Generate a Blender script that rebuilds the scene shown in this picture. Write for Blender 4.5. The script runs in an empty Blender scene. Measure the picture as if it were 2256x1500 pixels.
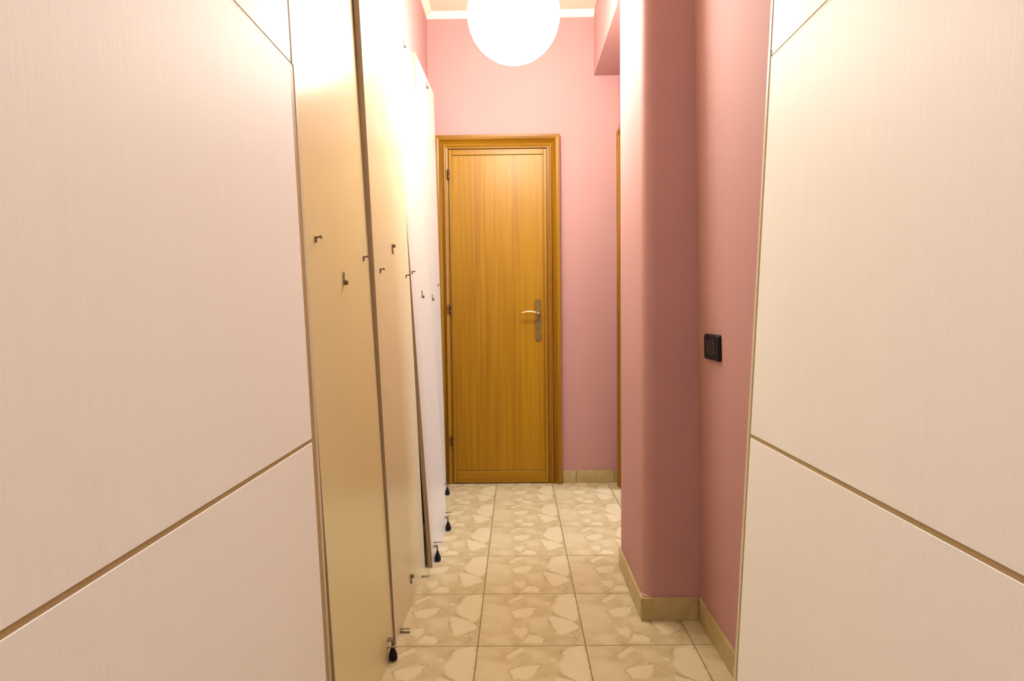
import bpy, bmesh, math
from mathutils import Vector, Matrix

scene = bpy.context.scene
C = scene.collection

# ------------------------------------------------------------------ camera
F_PX, CAM_H = 1294.0, 1.02
PITCH, ROLL, YAW = math.atan(63 / 1294.0), 0.011, -0.0085
fwd = Vector((math.sin(YAW) * math.cos(PITCH), math.cos(YAW) * math.cos(PITCH), -math.sin(PITCH)))
r0 = fwd.cross(Vector((0, 0, 1))).normalized()
u0 = r0.cross(fwd)
rgt = math.cos(ROLL) * r0 - math.sin(ROLL) * u0
upv = math.sin(ROLL) * r0 + math.cos(ROLL) * u0
EYE = Vector((0, 0, CAM_H))
cd = bpy.data.cameras.new('camera')
cam = bpy.data.objects.new('camera', cd)
C.objects.link(cam)
cd.sensor_width = 36.0
cd.lens = F_PX / 2256 * 36.0
cd.clip_start = 0.02
m = Matrix((rgt, upv, -fwd)).transposed().to_4x4()
m.translation = EYE
cam.matrix_world = m
scene.camera = cam

def ray(px, py):
    return (px - 1128) / F_PX * rgt - (py - 750) / F_PX * upv + fwd

# ------------------------------------------------------------------ world, light, exposure
world = bpy.data.worlds.new('world')
scene.world = world
world.use_nodes = True
bg = world.node_tree.nodes['Background']
bg.inputs['Color'].default_value = (0.75, 0.85, 1.0, 1)
bg.inputs['Strength'].default_value = 1.0

ld = bpy.data.lights.new('daylight', 'AREA')      # sky seen through the side room's window
ld.shape = 'RECTANGLE'
ld.size, ld.size_y = 0.95, 1.25
ld.energy = 150
ld.color = (0.74, 0.82, 1.0)
lo = bpy.data.objects.new('daylight', ld)
C.objects.link(lo)
lo.location = (2.72, 2.86, 1.55)
lo.rotation_euler = (0, math.radians(90), 0)

LAMP_COL = (1.0, 0.985, 0.90)
LAMP_STRENGTH = 51.0
FILL_STRENGTH = 23.5     # fill globe added behind the camera, out of view
scene.view_settings.view_transform = 'Standard'
scene.view_settings.look = 'None'
scene.view_settings.gamma = 1.0
scene.view_settings.use_curve_mapping = False
scene.view_settings.exposure = 0.10

# ------------------------------------------------------------------ node helpers
def new_mat(name, rough=0.6, spec=0.5):
    mt = bpy.data.materials.new(name)
    mt.use_nodes = True
    nt = mt.node_tree
    b = nt.nodes['Principled BSDF']
    b.inputs['Roughness'].default_value = rough
    b.inputs['Specular IOR Level'].default_value = spec
    return mt, nt, b

def N(nt, kind, **kw):
    n = nt.nodes.new(kind)
    for k, v in kw.items():
        setattr(n, k, v)
    return n

def coords(nt, scale, out='Object'):
    tc = N(nt, 'ShaderNodeTexCoord')
    mp = N(nt, 'ShaderNodeMapping')
    mp.inputs['Scale'].default_value = scale
    nt.links.new(tc.outputs[out], mp.inputs['Vector'])
    return mp.outputs['Vector']

def noise(nt, vec, scale, detail=3, rough=0.5):
    n = N(nt, 'ShaderNodeTexNoise')
    n.inputs['Scale'].default_value = scale
    n.inputs['Detail'].default_value = detail
    n.inputs['Roughness'].default_value = rough
    nt.links.new(vec, n.inputs['Vector'])
    return n.outputs['Fac']

def ramp(nt, fac, stops):
    r = N(nt, 'ShaderNodeValToRGB')
    while len(r.color_ramp.elements) < len(stops):
        r.color_ramp.elements.new(0.5)
    for e, (p, c) in zip(r.color_ramp.elements, stops):
        e.position = p
        e.color = (*c, 1)
    nt.links.new(fac, r.inputs['Fac'])
    return r.outputs['Color']

def bump(nt, b, h, strength, dist=0.002):
    bp = N(nt, 'ShaderNodeBump')
    bp.inputs['Strength'].default_value = strength
    bp.inputs['Distance'].default_value = dist
    nt.links.new(h, bp.inputs['Height'])
    nt.links.new(bp.outputs['Normal'], b.inputs['Normal'])

def mixc(nt, fac, a, c):
    mx = N(nt, 'ShaderNodeMix', data_type='RGBA')
    for sock, v in ((mx.inputs[0], fac), (mx.inputs[6], a), (mx.inputs[7], c)):
        if isinstance(v, (tuple, list)):
            sock.default_value = (*v, 1)
        elif isinstance(v, (int, float)):
            sock.default_value = v
        else:
            nt.links.new(v, sock)
    return mx.outputs[2]

def M(nt, op, a, b=None, c=None):
    n = N(nt, 'ShaderNodeMath', operation=op)
    for i, v in enumerate((a, b, c)):
        if v is None:
            continue
        if isinstance(v, (int, float)):
            n.inputs[i].default_value = v
        else:
            nt.links.new(v, n.inputs[i])
    return n.outputs[0]

# ------------------------------------------------------------------ materials
def mat_paint(name, c1, c2, rough=0.75, bs=0.12):
    mt, nt, b = new_mat(name, rough, 0.25)
    v = coords(nt, (1, 1, 1))
    f = noise(nt, v, 2.2, 4)
    nt.links.new(ramp(nt, f, [(0.3, c1), (0.7, c2)]), b.inputs['Base Color'])
    h = noise(nt, coords(nt, (1, 1, 1)), 160, 3)
    bump(nt, b, h, bs, 0.001)
    return mt

PINK = mat_paint('pink_paint', (0.46, 0.245, 0.232), (0.48, 0.260, 0.247))
CEIL = mat_paint('ceiling_paint', (0.66, 0.59, 0.45), (0.68, 0.61, 0.47))
CORNICE = mat_paint('cornice_paint', (0.80, 0.74, 0.62), (0.82, 0.76, 0.64))
OFFWHITE = mat_paint('offwhite_paint', (0.82, 0.79, 0.75), (0.84, 0.81, 0.77))

def mat_laminate(name, c1, c2, rough, spec, grain, gdist=0.0006):
    """Door / board laminate with a fine vertical embossed grain (z is the grain direction)."""
    mt, nt, b = new_mat(name, rough, spec)
    v = coords(nt, (180, 180, 2.2))
    f = noise(nt, v, 1.6, 4, 0.6)
    big = noise(nt, coords(nt, (1, 1, 1)), 1.6, 2)
    f2 = M(nt, 'ADD', M(nt, 'MULTIPLY', f, 0.6), M(nt, 'MULTIPLY', big, 0.4))
    nt.links.new(ramp(nt, f2, [(0.35, c1), (0.65, c2)]), b.inputs['Base Color'])
    bump(nt, b, f, grain, gdist)
    return mt

DOOR_LAM = mat_laminate('textured_door_laminate', (0.87, 0.86, 0.82), (0.90, 0.89, 0.85), 0.55, 0.22, 0.45)
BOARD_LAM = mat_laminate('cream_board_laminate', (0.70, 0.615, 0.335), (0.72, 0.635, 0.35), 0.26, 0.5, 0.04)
BOARD_DAYLIT = mat_laminate('daylit_board_laminate', (0.56, 0.52, 0.45), (0.58, 0.54, 0.47), 0.26, 0.5, 0.04)  # same cream board, with the side room's daylight put into its colour
BOARD_HALF_DAYLIT = mat_laminate('half_daylit_board_laminate', (0.67, 0.60, 0.39), (0.69, 0.62, 0.405), 0.26, 0.5, 0.04)  # cream board again, colour partly lightened for daylight on its far half
EDGE = mat_laminate('brown_edge_band', (0.31, 0.215, 0.115), (0.335, 0.235, 0.125), 0.5, 0.4, 0.1)
CREAM_EDGE = mat_laminate('cream_edge_band', (0.62, 0.53, 0.36), (0.64, 0.55, 0.37), 0.4, 0.4, 0.05)
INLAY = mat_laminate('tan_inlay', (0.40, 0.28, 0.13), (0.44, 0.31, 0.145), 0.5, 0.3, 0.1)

def mat_wood(name, dark, mid, light, axis='Z', rough=0.38, strips=True):
    mt, nt, b = new_mat(name, rough, 0.28)
    sc = (60, 60, 1.3) if axis == 'Z' else (1.3, 60, 60)
    f = noise(nt, coords(nt, sc), 1.0, 5, 0.62)
    sc2 = (9, 9, 0.5) if axis == 'Z' else (0.5, 9, 9)
    f2 = noise(nt, coords(nt, sc2), 1.0, 3, 0.5)
    t = M(nt, 'ADD', M(nt, 'MULTIPLY', f, 0.65), M(nt, 'MULTIPLY', f2, 0.35))
    col = ramp(nt, t, [(0.34, dark), (0.5, mid), (0.68, light)])
    if strips:      # veneer leaves: slightly lighter hairline joints every few centimetres
        tc = N(nt, 'ShaderNodeTexCoord')
        sx = N(nt, 'ShaderNodeSeparateXYZ')
        nt.links.new(tc.outputs['Object'], sx.inputs[0])
        q = M(nt, 'FRACT', M(nt, 'MULTIPLY', sx.outputs['X'], 1 / 0.062))
        ln = M(nt, 'LESS_THAN', q, 0.06)
        wn = N(nt, 'ShaderNodeTexWhiteNoise', noise_dimensions='1D')
        nt.links.new(M(nt, 'FLOOR', M(nt, 'MULTIPLY', sx.outputs['X'], 1 / 0.062)), wn.inputs['W'])
        col = mixc(nt, M(nt, 'MULTIPLY', wn.outputs['Value'], 0.22), col, light)
        col = mixc(nt, M(nt, 'MULTIPLY', ln, 0.25), col, light)
    nt.links.new(col, b.inputs['Base Color'])
    bump(nt, b, f, 0.06, 0.0006)
    return mt

W_D, W_M, W_L = (0.245, 0.100, 0.001), (0.305, 0.140, 0.001), (0.37, 0.185, 0.003)
WOOD_V = mat_wood('golden_veneer_upright', W_D, W_M, W_L, 'Z')
WOOD_VP = mat_wood('golden_wood_upright', W_D, W_M, W_L, 'Z', strips=False)
WOOD_H = mat_wood('golden_wood_level', W_D, W_M, W_L, 'X', strips=False)
CAS_V = mat_wood('casing_wood_upright', (0.15, 0.052, 0.001), (0.245, 0.104, 0.002), (0.33, 0.155, 0.005), 'Z', strips=False)
CAS_H = mat_wood('casing_wood_level', (0.15, 0.052, 0.001), (0.245, 0.104, 0.002), (0.33, 0.155, 0.005), 'X', strips=False)

def plain(name, col, rough, metal=0.0, spec=0.5):
    mt, nt, b = new_mat(name, rough, spec)
    f = noise(nt, coords(nt, (1, 1, 1)), 90, 2)
    nt.links.new(ramp(nt, f, [(0.3, tuple(x * 0.92 for x in col)), (0.7, col)]), b.inputs['Base Color'])
    b.inputs['Metallic'].default_value = metal
    return mt

BLACK = plain('black_plastic', (0.006, 0.005, 0.005), 0.5, 0.0, 0.2)
BLACK_S = plain('black_satin_plastic', (0.012, 0.011, 0.011), 0.4, 0.0, 0.3)
BRASS = plain('polished_brass', (0.80, 0.58, 0.28), 0.25, 1.0)
BRONZE = plain('aged_bronze', (0.20, 0.12, 0.035), 0.5, 0.35, 0.3)
HINGE_M = plain('brown_hinge_metal', (0.10, 0.045, 0.03), 0.4, 0.6)
FITTING = plain('dull_fitting_metal', (0.26, 0.19, 0.12), 0.45, 0.7)
FIT_DARK = plain('dark_fitting_metal', (0.16, 0.11, 0.06), 0.5, 0.6)
STEEL = plain('grey_steel', (0.42, 0.40, 0.38), 0.35, 0.9)
WHITE_P = plain('white_plastic', (0.80, 0.79, 0.77), 0.35)
GROUT = plain('grout', (0.20, 0.13, 0.07), 0.9)
CORD_M = plain('white_cord', (0.78, 0.76, 0.72), 0.5)

def glowing(name, strength, colour):
    mt = bpy.data.materials.new(name)
    mt.use_nodes = True
    nt = mt.node_tree
    nt.nodes.remove(nt.nodes['Principled BSDF'])
    em = nt.nodes.new('ShaderNodeEmission')
    em.inputs['Color'].default_value = (*colour, 1)
    em.inputs['Strength'].default_value = strength
    nt.links.new(em.outputs[0], nt.nodes['Material Output'].inputs['Surface'])
    return mt
lm = glowing('glowing_paper', LAMP_STRENGTH, LAMP_COL)
lm_fill = glowing('fill_globe_glow', FILL_STRENGTH, (1.0, 1.0, 1.0))

gm, gnt, gb = new_mat('window_glass', 0.02, 0.5)
tr = gnt.nodes.new('ShaderNodeBsdfTransparent')
mxs = gnt.nodes.new('ShaderNodeMixShader')
mxs.inputs[0].default_value = 0.08
gnt.links.new(tr.outputs[0], mxs.inputs[1])
gnt.links.new(gb.outputs[0], mxs.inputs[2])
gnt.links.new(mxs.outputs[0], gnt.nodes['Material Output'].inputs['Surface'])

# glazed floor tile: the same printed breccia pattern on every tile
TS = 0.3315      # tile pitch along the corridor
TW = 0.3300      # tile pitch across it
def mat_tile():
    mt, nt, b = new_mat('breccia_print_tile', 0.22, 0.5)
    tc = N(nt, 'ShaderNodeTexCoord')
    nz = N(nt, 'ShaderNodeTexNoise')
    nz.inputs['Scale'].default_value = 22
    nz.inputs['Detail'].default_value = 6
    nt.links.new(tc.outputs['Object'], nz.inputs['Vector'])
    off = N(nt, 'ShaderNodeVectorMath', operation='SUBTRACT')
    nt.links.new(nz.outputs['Color'], off.inputs[0])
    off.inputs[1].default_value = (0.5, 0.5, 0.5)
    sc = N(nt, 'ShaderNodeVectorMath', operation='SCALE')
    nt.links.new(off.outputs[0], sc.inputs[0])
    sc.inputs['Scale'].default_value = 0.13
    uv = N(nt, 'ShaderNodeVectorMath', operation='MULTIPLY_ADD')
    nt.links.new(tc.outputs['Object'], uv.inputs[0])
    uv.inputs[1].default_value = (1 / TW, 1 / TS, 0)
    uv.inputs[2].default_value = (0.5, 0.5, 0)
    ad = N(nt, 'ShaderNodeVectorMath', operation='ADD')
    nt.links.new(uv.outputs[0], ad.inputs[0])
    nt.links.new(sc.outputs[0], ad.inputs[1])
    hom = N(nt, 'ShaderNodeVectorMath', operation='MULTIPLY_ADD')   # (u, v, 1)
    nt.links.new(ad.outputs[0], hom.inputs[0])
    hom.inputs[1].default_value = (1, 1, 0)
    hom.inputs[2].default_value = (0, 0, 1)
    P = hom.outputs[0]
    def poly(pts):
        cx = sum(p[0] for p in pts) / len(pts)
        cy = sum(p[1] for p in pts) / len(pts)
        pts = sorted(pts, key=lambda p: math.atan2(p[1] - cy, p[0] - cx))
        acc = None
        for i in range(len(pts)):
            x0, y0 = pts[i]
            x1, y1 = pts[(i + 1) % len(pts)]
            nx, ny = -(y1 - y0), (x1 - x0)
            L = math.hypot(nx, ny)
            nx, ny = nx / L, ny / L
            d = N(nt, 'ShaderNodeVectorMath', operation='DOT_PRODUCT')
            nt.links.new(P, d.inputs[0])
            d.inputs[1].default_value = (nx, ny, -(nx * x0 + ny * y0))
            acc = d.outputs['Value'] if acc is None else M(nt, 'MINIMUM', acc, d.outputs['Value'])
        return acc
    strong = [
        [(.80, .95), (.985, 1.02), (1.0, .6), (.97, .43), (.745, .565), (.735, .71)],
        [(.70, .535), (.93, .425), (.965, .32), (.855, .20), (.78, .175), (.725, .31)],
        [(.26, .83), (.40, .985), (.43, .95), (.37, .86), (.29, .79)],
        [(.31, .63), (.41, .68), (.565, .71), (.535, .60), (.44, .50), (.345, .515)],
        [(.345, .28), (.42, .335), (.46, .245), (.405, .12), (.35, .19)],
        [(.40, .05), (.48, .195), (.57, .17), (.615, .10), (.585, .045)],
        [(.66, .79), (.69, .83), (.72, .80), (.70, .755)],
    ]
    faint = [
        [(.0, .78), (.13, .80), (.28, .62), (.30, .40), (.2, .24), (.02, .3)],
        [(.04, .97), (.20, .92), (.21, .85), (.09, .88)],
        [(.46, .90), (.60, .93), (.64, .80), (.52, .77)],
        [(.50, .47), (.66, .55), (.66, .30), (.53, .27)],
        [(.05, .17), (.28, .16), (.30, .03), (.08, .04)],
    ]
    def mask(ps, soft):
        acc = None
        for p in ps:
            v = poly(p)
            acc = v if acc is None else M(nt, 'MAXIMUM', acc, v)
        mr = N(nt, 'ShaderNodeMapRange', interpolation_type='SMOOTHSTEP')
        nt.links.new(acc, mr.inputs['Value'])
        mr.inputs['From Min'].default_value = -soft
        mr.inputs['From Max'].default_value = soft
        return acc, mr.outputs['Result']
    d1, m1 = mask(strong, 0.022)
    d2, m2 = mask(faint, 0.06)
    cloud = noise(nt, tc.outputs['Object'], 13, 4, 0.6)
    base = ramp(nt, cloud, [(0.32, (0.45, 0.355, 0.185)), (0.5, (0.51, 0.415, 0.235)), (0.7, (0.575, 0.48, 0.29))])
    col = mixc(nt, M(nt, 'MULTIPLY', m2, 0.5), base, (0.62, 0.525, 0.33))
    col = mixc(nt, M(nt, 'MULTIPLY', m1, 0.72), col, (0.66, 0.565, 0.37))
    # thin brown rims around the lighter fragments and hair cracks near the right edge
    rim = M(nt, 'LESS_THAN', M(nt, 'ABSOLUTE', M(nt, 'ADD', d1, 0.012)), 0.0075)
    rn = noise(nt, tc.outputs['Object'], 17, 2)
    rim = M(nt, 'MULTIPLY', rim, M(nt, 'GREATER_THAN', rn, 0.51))
    vor = N(nt, 'ShaderNodeTexVoronoi', feature='DISTANCE_TO_EDGE')
    vor.inputs['Scale'].default_value = 30
    nt.links.new(tc.outputs['Object'], vor.inputs['Vector'])
    cr = M(nt, 'LESS_THAN', vor.outputs['Distance'], 0.035)
    zone = poly([(.86, .02), (.86, .30), (1.0, .34), (1.0, .0)])
    mr = N(nt, 'ShaderNodeMapRange')
    nt.links.new(zone, mr.inputs['Value'])
    mr.inputs['From Min'].default_value = -0.02
    mr.inputs['From Max'].default_value = 0.06
    cr = M(nt, 'MULTIPLY', cr, mr.outputs['Result'])
    dk = M(nt, 'MAXIMUM', M(nt, 'MULTIPLY', rim, 0.34), M(nt, 'MULTIPLY', cr, 0.5))
    col = mixc(nt, dk, col, (0.24, 0.15, 0.06))
    nt.links.new(col, b.inputs['Base Color'])
    bump(nt, b, noise(nt, tc.outputs['Object'], 40, 2), 0.03, 0.001)
    return mt
TILE = mat_tile()

def mat_skirt():
    mt, nt, b = new_mat('ochre_skirting_tile', 0.35, 0.5)
    v = coords(nt, (1, 1, 1))
    f = noise(nt, v, 11, 4, 0.6)
    nt.links.new(ramp(nt, f, [(0.3, (0.37, 0.27, 0.105)), (0.5, (0.45, 0.345, 0.155)), (0.72, (0.54, 0.43, 0.225))]), b.inputs['Base Color'])
    return mt
SKIRT = mat_skirt()

# ------------------------------------------------------------------ object helpers
def link(name, me, mat=None, parent=None):
    o = bpy.data.objects.new(name, me)
    C.objects.link(o)
    if mat is not None and me is not None and not me.materials:
        me.materials.append(mat)
    if parent is not None:
        o.parent = parent
    return o

def finish(bm, name, mat, parent=None, smooth=False, loc=None):
    bmesh.ops.recalc_face_normals(bm, faces=bm.faces[:])
    me = bpy.data.meshes.new(name)
    bm.to_mesh(me)
    bm.free()
    if smooth:
        for p in me.polygons:
            p.use_smooth = True
    o = link(name, me, mat, parent)
    if loc is not None:
        o.location = loc
    return o

def add_box(bm, x0, x1, y0, y1, z0, z1, bevel=0.0, seg=1):
    vs = [bm.verts.new((x, y, z)) for z in (z0, z1) for y in (y0, y1) for x in (x0, x1)]
    fs = [(0, 2, 3, 1), (4, 5, 7, 6), (0, 1, 5, 4), (2, 6, 7, 3), (0, 4, 6, 2), (1, 3, 7, 5)]
    faces = [bm.faces.new([vs[i] for i in f]) for f in fs]
    if bevel > 0:
        es = list({e for f in faces for e in f.edges})
        bmesh.ops.bevel(bm, geom=es, offset=bevel, segments=seg, affect='EDGES', profile=0.5)

def box(name, mat, parent, x0, x1, y0, y1, z0, z1, bevel=0.0, seg=1):
    """box with its origin at the middle of its underside"""
    bm = bmesh.new()
    cx, cy = (x0 + x1) / 2, (y0 + y1) / 2
    add_box(bm, x0 - cx, x1 - cx, y0 - cy, y1 - cy, 0, z1 - z0, bevel, seg)
    return finish(bm, name, mat, parent, loc=(cx, cy, z0))

def add_tube(bm, pts, radii, n=12):
    """closed tube along points with a radius for each"""
    rings = []
    pts = [Vector(p) for p in pts]
    for i, p in enumerate(pts):
        a = pts[max(i - 1, 0)]
        b = pts[min(i + 1, len(pts) - 1)]
        t = (b - a)
        if t.length < 1e-9:
            t = Vector((0, 0, 1))
        t.normalize()
        h = Vector((0, 0, 1)) if abs(t.z) < 0.9 else Vector((1, 0, 0))
        s = t.cross(h).normalized()
        q = s.cross(t)
        rings.append([bm.verts.new(p + radii[i] * (math.cos(2 * math.pi * k / n) * s + math.sin(2 * math.pi * k / n) * q)) for k in range(n)])
    for a, b in zip(rings, rings[1:]):
        for k in range(n):
            bm.faces.new((a[k], a[(k + 1) % n], b[(k + 1) % n], b[k]))
    bm.faces.new(rings[0][::-1])
    bm.faces.new(rings[-1])

def add_lathe(bm, prof, n=20, axis='Z', origin=(0, 0, 0)):
    """prof = [(radius, height)], closed with caps"""
    o = Vector(origin)
    rings = []
    for r, h in prof:
        ring = []
        for k in range(n):
            a = 2 * math.pi * k / n
            if axis == 'Z':
                ring.append(bm.verts.new(o + Vector((r * math.cos(a), r * math.sin(a), h))))
            else:                                             # along -Y (out of a board's face)
                ring.append(bm.verts.new(o + Vector((r * math.cos(a), -h, r * math.sin(a)))))
        rings.append(ring)
    for a, b in zip(rings, rings[1:]):
        for k in range(n):
            bm.faces.new((a[k], a[(k + 1) % n], b[(k + 1) % n], b[k]))
    bm.faces.new(rings[0][::-1])
    bm.faces.new(rings[-1])

def add_prism(bm, outline, z0, z1, z_of=None):
    """outline in xy, extruded in z"""
    lo = [bm.verts.new((x, y, z0)) for x, y in outline]
    hi = [bm.verts.new((x, y, z1)) for x, y in outline]
    n = len(outline)
    for i in range(n):
        bm.faces.new((lo[i], lo[(i + 1) % n], hi[(i + 1) % n], hi[i]))
    bm.faces.new(lo[::-1])
    bm.faces.new(hi)

def empty(name, loc=(0, 0, 0)):
    o = bpy.data.objects.new(name, None)
    C.objects.link(o)
    o.location = loc
    o.empty_display_size = 0.1
    return o

def tag(o, label, cat, group=None, kind=None):
    o['label'] = label
    o['category'] = cat
    if group:
        o['group'] = group
    if kind:
        o['kind'] = kind
    return o

# ------------------------------------------------------------------ setting
XL, XR = -0.500, 0.603          # left wall, right wall beyond the column
YB, Y0 = 3.462, -1.60           # end wall, wall behind the camera
ZC = 2.735                      # ceiling
COL_X, COL_Y0, COL_Y1 = 0.408, 1.898, 2.310
XR_IN = 0.598                   # right wall near the camera at floor level (leans in slightly)
RW_LEAN = -0.0160
ROOM_X1 = 2.60                  # side room
DOOR_Y0, DOOR_Y1, DOOR_Z = 2.420, 3.318, 1.965   # doorway opening on the right

# floor: grout bed with a tile object for every tile
fl = empty('floor', (0, 0, 0))
tag(fl, 'cream floor of square breccia print tiles with thin brown joints', 'floor', kind='structure')
box('grout_bed', GROUT, fl, XL - 0.1, XR + 0.1, Y0 - 0.1, YB + 0.1, -0.06, -0.0025)
box('grout_bed', GROUT, fl, XR + 0.1, ROOM_X1 + 0.1, COL_Y1 - 0.1, YB + 0.1, -0.06, -0.0025)
tile_cache = {}
def tile(ix, iy, xmin, xmax, ymin, ymax):
    x0, y0 = -0.130 + ix * TW, 1.749 + iy * TS
    g = 0.0014
    a0, a1 = max(x0 + g, xmin), min(x0 + TW - g, xmax)
    b0, b1 = max(y0 + g, ymin), min(y0 + TS - g, ymax)
    if a1 - a0 < 0.006 or b1 - b0 < 0.006:
        return
    cx, cy = x0 + TW / 2, y0 + TS / 2
    key = tuple(round(v, 4) for v in (a0 - cx, a1 - cx, b0 - cy, b1 - cy))
    if key not in tile_cache:
        bm = bmesh.new()
        add_box(bm, key[0], key[1], key[2], key[3], -0.01, 0.0, 0.0005)
        bmesh.ops.recalc_face_normals(bm, faces=bm.faces[:])
        me = bpy.data.meshes.new('tile')
        bm.to_mesh(me)
        bm.free()
        tile_cache[key] = me
    o = link('tile', tile_cache[key], TILE, fl)
    o.location = (cx, cy, 0)
for iy in range(-11, 6):
    for ix in range(-2, 3):
        tile(ix, iy, XL, XR, Y0, YB)
    for ix in range(2, 9):
        tile(ix, iy, XR + 0.001, ROOM_X1, COL_Y1, YB)

def struct_box(name, label, mat, *a, cat='wall', bevel=0.0):
    o = box(name, mat, None, *a, bevel=bevel)
    return tag(o, label, cat, kind='structure')

struct_box('wall_left', 'pink painted wall rising behind the leaning boards', PINK, XL - 0.1, XL, Y0 - 0.1, YB + 0.1, 0, ZC)
struct_box('wall_back', 'pink painted end wall holding the wooden door', PINK, XL, ROOM_X1, YB, YB + 0.1, 0, ZC)
struct_box('wall_front', 'off-white painted wall closing the corridor opposite the wooden door', OFFWHITE, XL, 0.9, Y0 - 0.1, Y0, 0, ZC)
struct_box('ceiling', 'pale peach painted ceiling above the hanging globe', CEIL, XL - 0.1, ROOM_X1 + 0.1, Y0 - 0.1, YB + 0.1, ZC, ZC + 0.08, cat='ceiling')

# right wall beside the camera, slightly out of plumb, with a visible 0.1 m thickness
bm = bmesh.new()
def xr(z):
    return XR_IN + RW_LEAN * z
v = [bm.verts.new(p) for p in ((xr(0), Y0, 0), (0.72, Y0, 0), (0.72, COL_Y0 + 0.01, 0), (xr(0), COL_Y0 + 0.01, 0),
                               (xr(ZC), Y0, ZC), (0.72, Y0, ZC), (0.72, COL_Y0 + 0.01, ZC), (xr(ZC), COL_Y0 + 0.01, ZC))]
for f in ((0, 1, 2, 3), (4, 7, 6, 5), (0, 4, 5, 1), (1, 5, 6, 2), (2, 6, 7, 3), (3, 7, 4, 0)):
    bm.faces.new([v[i] for i in f])
tag(finish(bm, 'wall_right', PINK), 'pink painted side wall carrying the black switch', 'wall', kind='structure')

# projecting pier with a rounded corner
bm = bmesh.new()
def pier_outline(R, n):
    out = [(0.72, COL_Y0), (0.72, COL_Y1), (COL_X, COL_Y1), (COL_X, COL_Y0 + R + 0.002)]
    for k in range(n + 1):
        a = math.pi + k * (math.pi / 2) / n
        out.append((COL_X + R + R * math.cos(a), COL_Y0 + R + R * math.sin(a)))
    out.append((COL_X + R + 0.002, COL_Y0))
    return out
add_prism(bm, pier_outline(0.004, 4), 0, 0.079)
add_prism(bm, pier_outline(0.040, 20), 0.079, ZC)
col = finish(bm, 'wall_column', PINK, None, True)
col.data.set_sharp_from_angle(angle=math.radians(30))
tag(col, 'pink pier with a rounded corner jutting into the corridor', 'pillar', kind='structure')

# beam under the ceiling along the right wall beyond the pier
struct_box('trim_1', 'pink boxed beam under the ceiling beyond the pier', PINK, 0.460, XR, COL_Y1, YB, 2.376, ZC, cat='beam')

# right wall beyond the pier, with a doorway
bm = bmesh.new()
add_box(bm, XR, XR + 0.10, COL_Y1, DOOR_Y0, 0, ZC)
add_box(bm, XR, XR + 0.10, DOOR_Y1, YB, 0, ZC)
add_box(bm, XR, XR + 0.10, DOOR_Y0, DOOR_Y1, DOOR_Z, ZC)
tag(finish(bm, 'wall_side', PINK), 'pink wall with an open doorway between pier and end wall', 'wall', kind='structure')

# side room lit by daylight
struct_box('wall_room_near', 'plain wall of the side room beside its open door leaf', OFFWHITE, XR + 0.10, ROOM_X1, COL_Y1 - 0.1, COL_Y1, 0, ZC)
bm = bmesh.new()
WY0, WY1, WZ0, WZ1 = 2.38, 3.34, 0.92, 2.18
add_box(bm, ROOM_X1, ROOM_X1 + 0.10, COL_Y1 - 0.1, WY0, 0, ZC)
add_box(bm, ROOM_X1, ROOM_X1 + 0.10, WY1, YB + 0.1, 0, ZC)
add_box(bm, ROOM_X1, ROOM_X1 + 0.10, WY0, WY1, 0, WZ0)
add_box(bm, ROOM_X1, ROOM_X1 + 0.10, WY0, WY1, WZ1, ZC)
tag(finish(bm, 'wall_room_far', OFFWHITE), 'plain side room wall around the daylit window', 'wall', kind='structure')
w1 = empty('window_1', (ROOM_X1 + 0.05, (WY0 + WY1) / 2, WZ0))
tag(w1, 'white framed two pane window letting daylight into the side room', 'window', kind='structure')
hw, hh = (WY1 - WY0) / 2, WZ1 - WZ0
for a in ((-hw, -hw + .05, 0, hh), (hw - .05, hw, 0, hh), (-.03, .03, .05, hh - .05)):
    box('window_frame', WHITE_P, w1, -.03, .03, a[0], a[1], a[2], a[3], 0.004)
for a in ((0, .05), (hh - .05, hh)):
    box('window_frame', WHITE_P, w1, -.03, .03, -hw + .05, hw - .05, a[0], a[1], 0.004)
for a in ((-hw + .05, -.03), (.03, hw - .05)):
    box('pane', gm, w1, -.003, .003, a[0], a[1], .05, hh - .05)

# cornice strip under the ceiling at the end wall and along the left wall
bm = bmesh.new()
prof = [(0, 0), (0.034, 0), (0.030, -0.006), (0.010, -0.026), (0.006, -0.030), (0, -0.030)]
def cornice(name, p0, p1, nrm):
    bm = bmesh.new()
    p0, p1, nrm = Vector(p0), Vector(p1), Vector(nrm)
    a = [bm.verts.new(p0 + nrm * d + Vector((0, 0, z))) for d, z in prof]
    b = [bm.verts.new(p1 + nrm * d + Vector((0, 0, z))) for d, z in prof]
    n = len(prof)
    for i in range(n):
        bm.faces.new((a[i], a[(i + 1) % n], b[(i + 1) % n], b[i]))
    bm.faces.new(a[::-1])
    bm.faces.new(b)
    return finish(bm, name, CORNICE)
bm.free()
tag(cornice('trim_2', (XL, YB, ZC), (0.46, YB, ZC), (0, -1, 0)), 'narrow cream cornice along the end wall', 'cornice', kind='structure')
tag(cornice('trim_3', (XL, Y0, ZC), (XL, YB - 0.034, ZC), (1, 0, 0)), 'narrow cream cornice along the left wall', 'cornice', kind='structure')

# ------------------------------------------------------------------ skirting tiles
SK_H, SK_T = 0.074, 0.010
def skirt_piece(parent, x0, x1, y0, y1, h=SK_H):
    bm = bmesh.new()
    cx, cy = (x0 + x1) / 2, (y0 + y1) / 2
    add_box(bm, x0 - cx, x1 - cx, y0 - cy, y1 - cy, 0, h, 0.0022, 2)
    o = finish(bm, 'skirting_tile', SKIRT, parent, loc=(cx, cy, 0))
    return o

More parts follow.
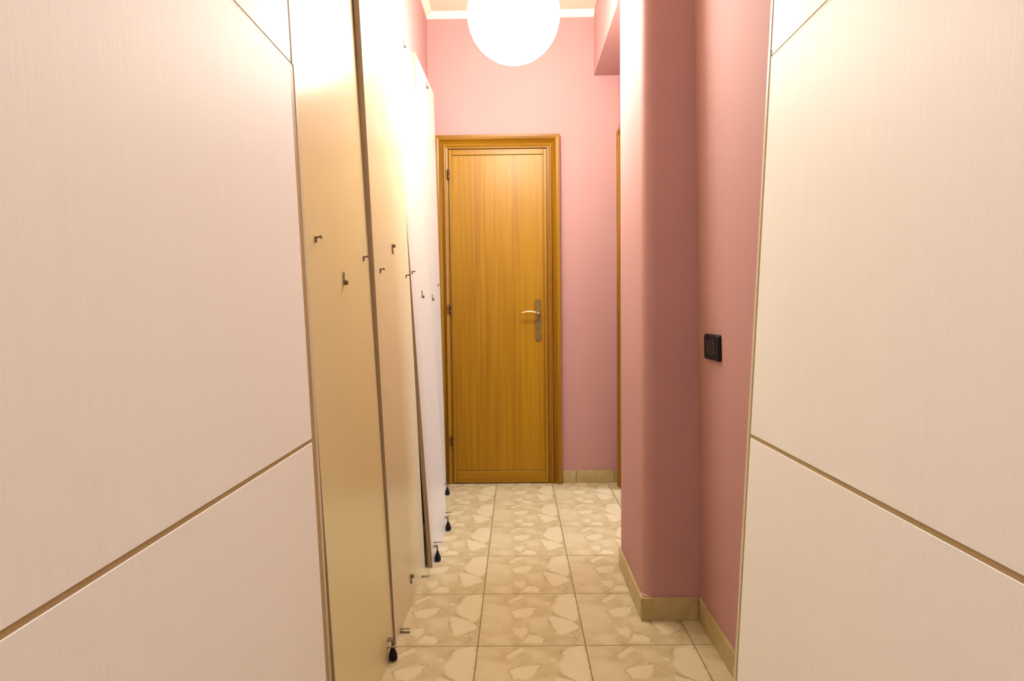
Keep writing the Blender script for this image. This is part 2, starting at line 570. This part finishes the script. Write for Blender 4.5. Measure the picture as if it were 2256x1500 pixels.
bb = empty('baseboard_back', (0.43, YB, 0))
tag(bb, 'ochre skirting tiles along the foot of the pink end wall', 'baseboard', kind='structure')
for a, b in ((0.2615, 0.3435), (0.3455, 0.570), (0.572, XR)):
    skirt_piece(bb, a - 0.43, b - 0.43, -SK_T, 0)
bc = empty('baseboard_column', (COL_X, COL_Y0, 0))
tag(bc, 'ochre skirting tiles wrapping the foot of the pink pier', 'baseboard', kind='structure')
skirt_piece(bc, -SK_T + 0.0005, XR_IN - SK_T - COL_X - 0.001, -SK_T, 0, 0.076)
for a, b in ((0.001, 0.205), (0.2065, COL_Y1 - COL_Y0)):
    skirt_piece(bc, -SK_T, 0, a, b, 0.076)
br = empty('baseboard_right', (XR_IN, COL_Y0, 0))
tag(br, 'ochre skirting tiles along the wall under the switch', 'baseboard', kind='structure')
y = 0.0
while y < COL_Y0 - Y0:
    y2 = min(y + 0.331, COL_Y0 - Y0)
    skirt_piece(br, -SK_T, 0, -y2 + 0.001, -y - 0.0005)
    y = y2
bl = empty('baseboard_left', (XL, Y0, 0))
tag(bl, 'ochre skirting tiles hidden behind the leaning boards', 'baseboard', kind='structure')
y = 0.0
while y < YB - Y0 - 0.05:
    y2 = min(y + 0.331, YB - Y0 - 0.04)
    skirt_piece(bl, 0, SK_T, y + 0.0005, y2 - 0.001)
    y = y2

# ------------------------------------------------------------------ golden wooden door in the end wall
LX0, LX1, LZ = -0.388, 0.181, 1.968          # leaf
OX0, OX1, OZ = -0.462, 0.2585, 2.037         # outside of the casing
d1 = empty('door_1', ((LX0 + LX1) / 2, YB, 0))
tag(d1, 'golden veneered wooden door with brass lever at the corridor end', 'door', kind='structure')
DX = (LX0 + LX1) / 2
CPROF = [(0.000, 0.000), (0.000, 0.014), (0.010, 0.016), (0.016, 0.022), (0.022, 0.024), (0.0245, 0.011), (0.028, 0.010), (0.036, 0.016),
         (0.043, 0.023), (0.049, 0.033), (0.060, 0.036), (0.071, 0.036), (0.0735, 0.033), (0.0735, 0.000)]
def casing(parent, ix0, ix1, iz, mat_v, mat_h, place):
    """three mitred mouldings around an opening; place(x, depth, z) -> local position"""
    n = len(CPROF)
    for side in ('l', 'h', 'r'):
        bm = bmesh.new()
        a, b = [], []
        for w, d in CPROF:
            if side == 'l':
                a.append(bm.verts.new(place(ix0 - w, d, 0)))
                b.append(bm.verts.new(place(ix0 - w, d, iz + w)))
            elif side == 'r':
                a.append(bm.verts.new(place(ix1 + w, d, 0)))
                b.append(bm.verts.new(place(ix1 + w, d, iz + w)))
            else:
                a.append(bm.verts.new(place(ix0 - w, d, iz + w)))
                b.append(bm.verts.new(place(ix1 + w, d, iz + w)))
        for i in range(n):
            bm.faces.new((a[i], a[(i + 1) % n], b[(i + 1) % n], b[i]))
        bm.faces.new(a[::-1])
        bm.faces.new(b)
        finish(bm, 'casing', mat_h if side == 'h' else mat_v, parent)
casing(d1, LX0 - DX - 0.002, LX1 - DX + 0.004, LZ - 0.002, CAS_V, CAS_H, lambda x, d, z: (x, -d, z))
# leaf: boards set into the wall face
box('rebate', HINGE_M, d1, LX0 - DX - 0.0015, LX1 - DX + 0.0035, -0.0004, 0.0, 0.0, LZ - 0.0025)
leaf = box('leaf', WOOD_V, d1, LX0 - DX + 0.022, LX1 - DX - 0.020, -0.009, -0.0005, 0.080, LZ - 0.040)
ST, RT = 0.013, 0.013
box('stile', WOOD_VP, d1, LX0 - DX + 0.002, LX0 - DX + 0.021, -ST, -0.0005, 0.006, LZ - 0.006, 0.002)
box('stile', WOOD_VP, d1, LX1 - DX - 0.0185, LX1 - DX + 0.0, -ST, -0.0005, 0.006, LZ - 0.006, 0.002)
box('top_rail', WOOD_H, d1, LX0 - DX + 0.0215, LX1 - DX - 0.019, -RT, -0.0005, LZ - 0.037, LZ - 0.006, 0.002)
box('bottom_rail', WOOD_H, d1, LX0 - DX + 0.0215, LX1 - DX - 0.019, -RT, -0.0005, 0.006, 0.0775, 0.002)
for z in (0.235, 1.010, 1.790):
    bm = bmesh.new()
    add_lathe(bm, [(0.0035, 0), (0.007, 0.003), (0.007, 0.027), (0.0055, 0.0275), (0.0055, 0.0285), (0.007, 0.029), (0.007, 0.055), (0.0035, 0.058)], 12)
    finish(bm, 'hinge', HINGE_M, d1, True, (LX0 - DX + 0.001, -0.024, z))
# handle: long plate with rounded ends, curved lever, keyhole
hx = 0.127 - DX
bm = bmesh.new()
o2 = []
for k in range(13):
    a = math.pi * k / 12
    o2.append((0.0175 * math.cos(a), 0.106 + 0.0175 * math.sin(a)))
for k in range(13):
    a = math.pi + math.pi * k / 12
    o2.append((0.0175 * math.cos(a), -0.106 + 0.0175 * math.sin(a)))
fr = [bm.verts.new((x, -0.005, z)) for x, z in o2]
fr2 = [bm.verts.new((x * 0.9, -0.007, z * 0.99)) for x, z in o2]
bk = [bm.verts.new((x, 0, z)) for x, z in o2]
nn = len(o2)
for i in range(nn):
    bm.faces.new((bk[i], bk[(i + 1) % nn], fr[(i + 1) % nn], fr[i]))
    bm.faces.new((fr[i], fr[(i + 1) % nn], fr2[(i + 1) % nn], fr2[i]))
bm.faces.new(fr2)
bm.faces.new(bk[::-1])
plate = finish(bm, 'handle_plate', BRONZE, d1, loc=(hx, -0.009, 0.969))
plate['label'] = 'long aged bronze backplate with rounded ends'
bm = bmesh.new()
pts = [(0.004, -0.007, 0), (0.004, -0.030, 0), (0.002, -0.042, 0.001), (-0.006, -0.050, 0.003)]
for k in range(1, 9):
    t = k / 8
    pts.append((-0.006 - 0.100 * t, -0.050 + 0.006 * t * t, 0.003 + 0.010 * math.sin(t * math.pi * 0.9) - 0.007 * t * t))
add_tube(bm, pts, [0.0085, 0.008, 0.0075, 0.007] + [0.0066] * 7 + [0.0045], 12)
lever = finish(bm, 'lever', BRASS, plate, True, (0, 0, 0.040))
lever['label'] = 'curved polished brass lever'
bm = bmesh.new()
add_lathe(bm, [(0.0075, 0.006), (0.0075, 0.0085), (0.006, 0.009)], 16, 'Y')
add_box(bm, -0.0015, 0.0015, -0.0093, -0.0085, -0.012, 0.0)
finish(bm, 'keyhole', FIT_DARK, plate, loc=(0, 0, -0.045))

# ------------------------------------------------------------------ doorway on the right (wood casing), leaf swung open into the side room
d2 = empty('door_2', (XR, (DOOR_Y0 + DOOR_Y1) / 2, 0))
tag(d2, 'golden wooden door casing around the open side doorway', 'door', kind='structure')
DY = (DOOR_Y0 + DOOR_Y1) / 2
casing(d2, -(DOOR_Y1 - DOOR_Y0) / 2, (DOOR_Y1 - DOOR_Y0) / 2, DOOR_Z, CAS_V, CAS_V,
       lambda x, d, z: (-d * 0.75, x, z))
for a in ((DOOR_Y0 - DY, DOOR_Y0 - DY + 0.014), (DOOR_Y1 - DY - 0.014, DOOR_Y1 - DY)):
    box('jamb', CAS_V, d2, 0.0, 0.10, a[0], a[1], 0, DOOR_Z - 0.014)
box('jamb', CAS_H, d2, 0.0, 0.10, DOOR_Y0 - DY, DOOR_Y1 - DY, DOOR_Z - 0.014, DOOR_Z)
lf = box('leaf', WOOD_VP, d2, 0.115, 0.115 + 0.84, DOOR_Y0 - DY - 0.055, DOOR_Y0 - DY - 0.015, 0.008, DOOR_Z - 0.018, 0.003)
bm = bmesh.new()
add_tube(bm, [(0, 0, 0), (0, 0.04, 0), (-0.01, 0.048, 0), (-0.11, 0.05, 0)], [0.009, 0.008, 0.008, 0.006], 10)
finish(bm, 'lever', BRASS, lf, True, (0.36, 0.02, 1.0))

# ------------------------------------------------------------------ boards leaning on the walls
def board_frame(name, foot, xdir, lean, thick):
    """Empty at the foot of a leaning board. local x runs along the board's foot, local z up the board,
    local -y out of its visible face. lean = horizontal run towards the wall per metre of height."""
    x = Vector((xdir[0], xdir[1], 0)).normalized()
    side = Vector((0, 0, 1)).cross(x)            # towards the wall
    z = (Vector((0, 0, 1)) + side * lean).normalized()
    yv = z.cross(x)
    e = empty(name)
    mm = Matrix((x, yv, z)).transposed().to_4x4()
    mm.translation = Vector((foot[0], foot[1], thick * lean / math.sqrt(1 + lean * lean)))
    e.matrix_world = mm
    return e, mm

def on_board(mm, px, py):
    """local (x, z) of the point of a board's face seen at a photo pixel"""
    o, n = mm.translation, Vector((mm[0][1], mm[1][1], mm[2][1]))
    d = ray(px, py)
    t = (o - EYE).dot(n) / d.dot(n)
    q = mm.inverted() @ (EYE + d * t)
    return q.x, q.z

BT, BH = 0.018, 2.205
def side_board(name, label, p_near, p_far, lean, h=BH, mat=None):
    xd = (p_far[0] - p_near[0], p_far[1] - p_near[1])
    L = math.hypot(*xd)
    e, mm = board_frame(name, p_near, xd, lean, BT)
    tag(e, label, 'wardrobe panel', 'cream boards leaning on the left wall')
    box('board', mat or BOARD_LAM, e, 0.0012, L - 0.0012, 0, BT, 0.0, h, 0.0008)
    box('edge_band', EDGE, e, 0.0, 0.0012, 0.0004, BT - 0.0004, 0.0, h)
    box('edge_band', CREAM_EDGE, e, L - 0.0012, L, 0.0004, BT - 0.0004, 0.0, h)
    return e, mm, L

# -- fittings, each with its origin on the board's face, built in the board's local axes
def peg_mesh(length, head, tab):
    bm = bmesh.new()
    add_tube(bm, [(0, 0, 0), (0, -length * 0.9, 0.002), (0, -length, 0.003)], [0.0021, 0.0019, 0.0019], 8)
    add_box(bm, -0.0026, 0.0026, -0.0035, 0, -tab, 0.0035, 0.0006)
    add_tube(bm, [(0, -length + 0.0012, 0.001), (0, -length - 0.0015, 0.002)], [head, head * 0.85], 10)
    bmesh.ops.recalc_face_normals(bm, faces=bm.faces[:])
    me = bpy.data.meshes.new('peg')
    bm.to_mesh(me)
    bm.free()
    me.materials.append(FIT_DARK)
    return me
PEG = peg_mesh(0.013, 0.0042, 0.010)

def plate_mesh():
    bm = bmesh.new()
    o = [(-0.0045, -0.017), (0.0045, -0.017), (0.0045, 0.008), (0.003, 0.016), (-0.003, 0.016), (-0.0045, 0.008)]
    a = [bm.verts.new((x, 0, z)) for x, z in o]
    b = [bm.verts.new((x * 0.9, -0.0035, z * 0.97)) for x, z in o]
    for i in range(6):
        bm.faces.new((a[i], a[(i + 1) % 6], b[(i + 1) % 6], b[i]))
    bm.faces.new(a[::-1])
    bm.faces.new(b)
    add_lathe(bm, [(0.0022, 0.003), (0.0022, 0.0045), (0.001, 0.005)], 8, 'Y', (0, 0, 0.010))
    bmesh.ops.recalc_face_normals(bm, faces=bm.faces[:])
    me = bpy.data.meshes.new('hinge_plate')
    bm.to_mesh(me)
    bm.free()
    me.materials.append(FITTING)
    bm = bmesh.new()
    add_lathe(bm, [(0.0058, 0.002), (0.0062, 0.004), (0.0062, 0.010), (0.0045, 0.0115), (0.002, 0.0115)], 12, 'Y')
    bmesh.ops.recalc_face_normals(bm, faces=bm.faces[:])
    mk = bpy.data.meshes.new('knob')
    bm.to_mesh(mk)
    bm.free()
    mk.materials.append(FIT_DARK)
    return me, mk
PLATE, KNOB = plate_mesh()

def rod_mesh(n_rods, length):
    bm = bmesh.new()
    for k in range(n_rods):
        z = -0.010 * k
        add_tube(bm, [(0, 0, z), (0, -length * 0.3, z), (0, -length * 0.32, z), (0, -length, z)],
                 [0.0036, 0.0034, 0.0021, 0.0021], 8)
    bmesh.ops.recalc_face_normals(bm, faces=bm.faces[:])
    me = bpy.data.meshes.new('dowel')
    bm.to_mesh(me)
    bm.free()
    me.materials.append(FITTING)
    return me
ROD = rod_mesh(1, 0.030)

FOOT_H = 0.060
def foot_meshes():
    bm = bmesh.new()
    add_lathe(bm, [(0.0105, 0), (0.0125, 0.003), (0.0125, 0.012), (0.0095, 0.024), (0.006, 0.034), (0.0045, 0.040)], 16)
    bmesh.ops.recalc_face_normals(bm, faces=bm.faces[:])
    a = bpy.data.meshes.new('levelling_foot')
    bm.to_mesh(a)
    bm.free()
    a.materials.append(BLACK)
    for p in a.polygons:
        p.use_smooth = abs(p.normal.z) < 0.95
    bm = bmesh.new()
    add_tube(bm, [(0, 0, 0.038), (0, 0, 0.060)], [0.003, 0.003], 8)
    bmesh.ops.recalc_face_normals(bm, faces=bm.faces[:])
    b = bpy.data.meshes.new('stem')
    bm.to_mesh(b)
    bm.free()
    b.materials.append(FIT_DARK)
    bm = bmesh.new()
    add_box(bm, -0.009, 0.009, -0.004, 0.015, 0.058, 0.062, 0.0008)
    bmesh.ops.recalc_face_normals(bm, faces=bm.faces[:])
    c = bpy.data.meshes.new('bracket')
    bm.to_mesh(c)
    bm.free()
    c.materials.append(FITTING)
    return a, b, c
FOOT, STEM, BRACKET = foot_meshes()

def peg(e, mm, px, py):
    x, z = on_board(mm, px, py)
    o = link('shelf_peg', PEG, None, e)
    o.location = (x, 0, z)
def hinge_plate(e, mm, px, py, flip=False):
    x, z = on_board(mm, px, py)
    o = link('hinge_plate', PLATE, None, e)
    o.location = (x, 0, z)
    if flip:
        o.rotation_euler = (0, math.pi, 0)
    k = link('knob', KNOB, None, o)
    k.location = (0, 0, -0.011)
def dowel(e, mm, px, py, pair=True):
    x, z = on_board(mm, px, py)
    for k in range(2 if pair else 1):
        o = link('dowel', ROD, None, e)
        o.location = (x, 0, z - 0.011 * k)
def foot(e, mm, px, py, lift=0.0):
    """levelling foot standing on the floor in front of the board; px,py = point of the board's face behind it"""
    x, z = on_board(mm, px, py)
    o = link('levelling_foot', FOOT, None, e)
    o.location = (x, -0.0135, 0.0016 + lift)
    s = link('stem', STEM, None, o)
    b = link('bracket', BRACKET, None, o)

# ---- four cream boards against the left wall (foot line measured on the floor)
b1, m1, L1 = side_board('wardrobe_board', 'wide cream wardrobe board beside the inlaid door, with one hinge plate between two pegs',
                        (-0.3815, 1.2025), (-0.388, 1.7555), 0.0424)
peg(b1, m1, 694, 524)
peg(b1, m1, 800, 567)
hinge_plate(b1, m1, 756, 613)
foot(b1, m1, 858, 1474)
dowel(b1, m1, 852, 1426, False)
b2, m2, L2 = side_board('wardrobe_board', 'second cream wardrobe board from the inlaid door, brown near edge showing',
                        (-0.383, 1.757), (-0.3765, 2.300), 0.0350, mat=BOARD_HALF_DAYLIT)
peg(b2, m2, 837, 594)
hinge_plate(b2, m2, 864, 549, True)
peg(b2, m2, 894, 607)
hinge_plate(b2, m2, 905, 1276, True)
dowel(b2, m2, 882, 1385)
dowel(b2, m2, 929, 1269)
b3, m3, L3 = side_board('wardrobe_board', 'cream wardrobe board in daylit tone, standing furthest out at its foot, thick brown edge showing',
                        (-0.348, 2.306), (-0.3425, 2.762), 0.0560, mat=BOARD_DAYLIT)
peg(b3, m3, 907, 599)
hinge_plate(b3, m3, 929, 648)
hinge_plate(b3, m3, 889, 97)
dowel(b3, m3, 957, 1195, False)
foot(b3, m3, 957, 1222)
dowel(b3, m3, 982, 1129, False)
foot(b3, m3, 981, 1153)
b4, m4, L4 = side_board('wardrobe_board', 'cream wardrobe board in daylit tone, ending beside the golden door casing',
                        (-0.425, 2.772), (-0.410, 3.290), 0.0150, 2.225, mat=BOARD_DAYLIT)
peg(b4, m4, 938, 613)
peg(b4, m4, 964, 628)
hinge_plate(b4, m4, 952, 655)
hinge_plate(b4, m4, 939, 188)
foot(b4, m4, 980.5, 1075)

# ---- two large inlaid wardrobe doors in front, one on each side
DT, DH = 0.024, 2.205
Z_LOW, Z_TOP, INL = 0.766, 1.5095, 0.0075
def inlaid_door(name, label, foot_far, xd, lean, L, far_is_x1, wide):
    """field panels proud of a brown core, tan inlay strips between them, a cream edge strip at the far end"""
    e, mm = board_frame(name, foot_far, xd, lean, DT)
    tag(e, label, 'wardrobe door', 'inlaid wardrobe doors leaning on both sides')
    def bx(nm, mat, s0, s1, y0, y1, z0, z1, bev=0.0):
        # s is measured from the far end of the door
        x0, x1 = (-s1, -s0) if far_is_x1 else (s0, s1)
        return box(nm, mat, e, x0, x1, y0, y1, z0, z1, bev)
    bx('core', EDGE, 0.001, L - 0.001, 0.0055, DT, 0.001, DH - 0.001)
    E0 = 0.012 if far_is_x1 else 0.009
    bx('edge_strip', CREAM_EDGE, 0.0, E0, 0.0, 0.0052, 0.0, DH, 0.0006)
    lo_w, up_w = (0.022, 0.0085) if wide else (0.008, 0.008)  # wide: lower inlay broadened to hold the groove's shade, thin where lit
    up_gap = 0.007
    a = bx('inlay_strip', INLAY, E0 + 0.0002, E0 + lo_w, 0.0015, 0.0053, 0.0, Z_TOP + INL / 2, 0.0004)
    up0 = E0 + (0.006 if wide else 0.001)
    if wide:
        bx('edge_strip', CREAM_EDGE, E0 + 0.0002, up0 - 0.0002, 0.0, 0.0052, Z_TOP + INL / 2 + 0.0005, DH, 0.0004)
    bx('inlay_strip', INLAY, up0, up0 + up_w, 0.0015, 0.0053, Z_TOP + INL / 2 + 0.012, DH, 0.0004)
    f0 = E0 + lo_w
    bx('face_panel', DOOR_LAM, f0, L, 0.0, 0.0053, 0.0, Z_LOW - INL / 2, 0.0007)
    bx('face_panel', DOOR_LAM, f0, L, 0.0, 0.0053, Z_LOW + INL / 2, Z_TOP - INL / 2, 0.0007)
    bx('face_panel', DOOR_LAM, up0 + up_w, L, 0.0, 0.0053, Z_TOP + INL / 2, DH, 0.0007)
    for z in (Z_LOW, Z_TOP):
        bx('inlay_strip', INLAY, f0 - 0.0005, L, 0.0012, 0.0053, z - INL / 2 + 0.0001, z + INL / 2 - 0.0001, 0.0004)
    return e, mm
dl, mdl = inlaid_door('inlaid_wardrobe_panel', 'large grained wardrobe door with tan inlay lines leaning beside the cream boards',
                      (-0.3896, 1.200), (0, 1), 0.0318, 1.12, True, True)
dr, mdr = inlaid_door('inlaid_wardrobe_panel', 'large pale wardrobe door with tan inlay lines leaning near the black switch',
                      (0.4316, 1.190), (0, -1), 0.0462, 1.12, False, False)

# ------------------------------------------------------------------ black switch on the right wall
def on_right_wall(px, py):
    # wall plane x = XR_IN + RW_LEAN * z
    d = ray(px, py)
    t = (XR_IN + RW_LEAN * EYE.z - EYE.x) / (d.x - RW_LEAN * d.z)
    return EYE + d * t
pa, pb = on_right_wall(1557, 737), on_right_wall(1590, 795)
pc = (pa + pb) / 2
sw = empty('light_switch', (xr(pc.z), pc.y, pc.z))
sw.rotation_euler = (0, math.atan(RW_LEAN), 0)
tag(sw, 'black rectangular switch plate with three modules on the pink wall', 'light switch')
W, H = abs(pa.y - pb.y), 0.077
bm = bmesh.new()
def rr(w, h, r, x, n=5):
    pts = []
    for cx, cz, a0 in ((w / 2 - r, h / 2 - r, 0), (-w / 2 + r, h / 2 - r, 90), (-w / 2 + r, -h / 2 + r, 180), (w / 2 - r, -h / 2 + r, 270)):
        for k in range(n):
            a = math.radians(a0 + 90 * k / (n - 1))
            pts.append((x, cx + r * math.cos(a), cz + r * math.sin(a)))
    return [bm.verts.new(p) for p in pts]
rings = [rr(W, H, 0.008, 0.0), rr(W, H, 0.008, -0.004), rr(W * 0.95, H * 0.93, 0.007, -0.0095), rr(W * 0.66, H * 0.66, 0.003, -0.0100), rr(W * 0.65, H * 0.65, 0.003, -0.0065)]
for a, b in zip(rings, rings[1:]):
    for i in range(len(a)):
        bm.faces.new((a[i], a[(i + 1) % len(a)], b[(i + 1) % len(b)], b[i]))
bm.faces.new(rings[0][::-1])
bm.faces.new(rings[-1])
finish(bm, 'plate', BLACK, sw)
mw = W * 0.64 / 3
for k in range(3):
    yc = (k - 1) * mw
    bm = bmesh.new()
    vs = [bm.verts.new(p) for p in ((-0.0066, yc - mw / 2 + .0007, -H * .31), (-0.0066, yc + mw / 2 - .0007, -H * .31), (-0.0066, yc + mw / 2 - .0007, H * .31), (-0.0066, yc - mw / 2 + .0007, H * .31),
                                    (-0.0095, yc - mw / 2 + .0012, -H * .305), (-0.0095, yc + mw / 2 - .0012, -H * .305), (-0.0125, yc + mw / 2 - .0012, H * .305), (-0.0125, yc - mw / 2 + .0012, H * .305))]
    for f in ((0, 1, 2, 3), (4, 5, 6, 7), (0, 1, 5, 4), (1, 2, 6, 5), (2, 3, 7, 6), (3, 0, 4, 7)):
        bm.faces.new([vs[i] for i in f])
    finish(bm, 'rocker', BLACK_S, sw)

# ------------------------------------------------------------------ hanging globe lamp
def globe_lamp(label, y, zc, rad, glow):
    lampo = empty('pendant_lamp', (0.0, y, zc))
    tag(lampo, label, 'lamp', 'globe lamps in the corridor')
    bm = bmesh.new()
    bmesh.ops.create_uvsphere(bm, u_segments=48, v_segments=32, radius=rad)
    finish(bm, 'globe_shade', glow, lampo, True)
    bm = bmesh.new()
    add_lathe(bm, [(0.012, rad + 0.028), (0.030, rad + 0.024), (0.034, rad + 0.004), (0.040, rad - 0.003), (0.012, rad - 0.003)], 20)
    finish(bm, 'cap', WHITE_P, lampo, True)
    bm = bmesh.new()
    add_tube(bm, [(0, 0, rad + 0.026), (0, 0, ZC - zc - 0.02)], [0.0035, 0.0035], 10)
    finish(bm, 'cord', CORD_M, lampo, True)
    bm = bmesh.new()
    add_lathe(bm, [(0.010, ZC - zc - 0.045), (0.045, ZC - zc - 0.018), (0.05, ZC - zc), (0.01, ZC - zc)], 24)
    finish(bm, 'ceiling_rose', WHITE_P, lampo, True)
    return lampo
globe_lamp('glowing white globe lamp hanging before the wooden door', 2.40, 2.201, 0.1836, lm)
globe_lamp('added white fill globe hanging unseen at the off-white end of the corridor', -0.75, 2.201, 0.1836, lm_fill)  # added fill light that evens out the near doors
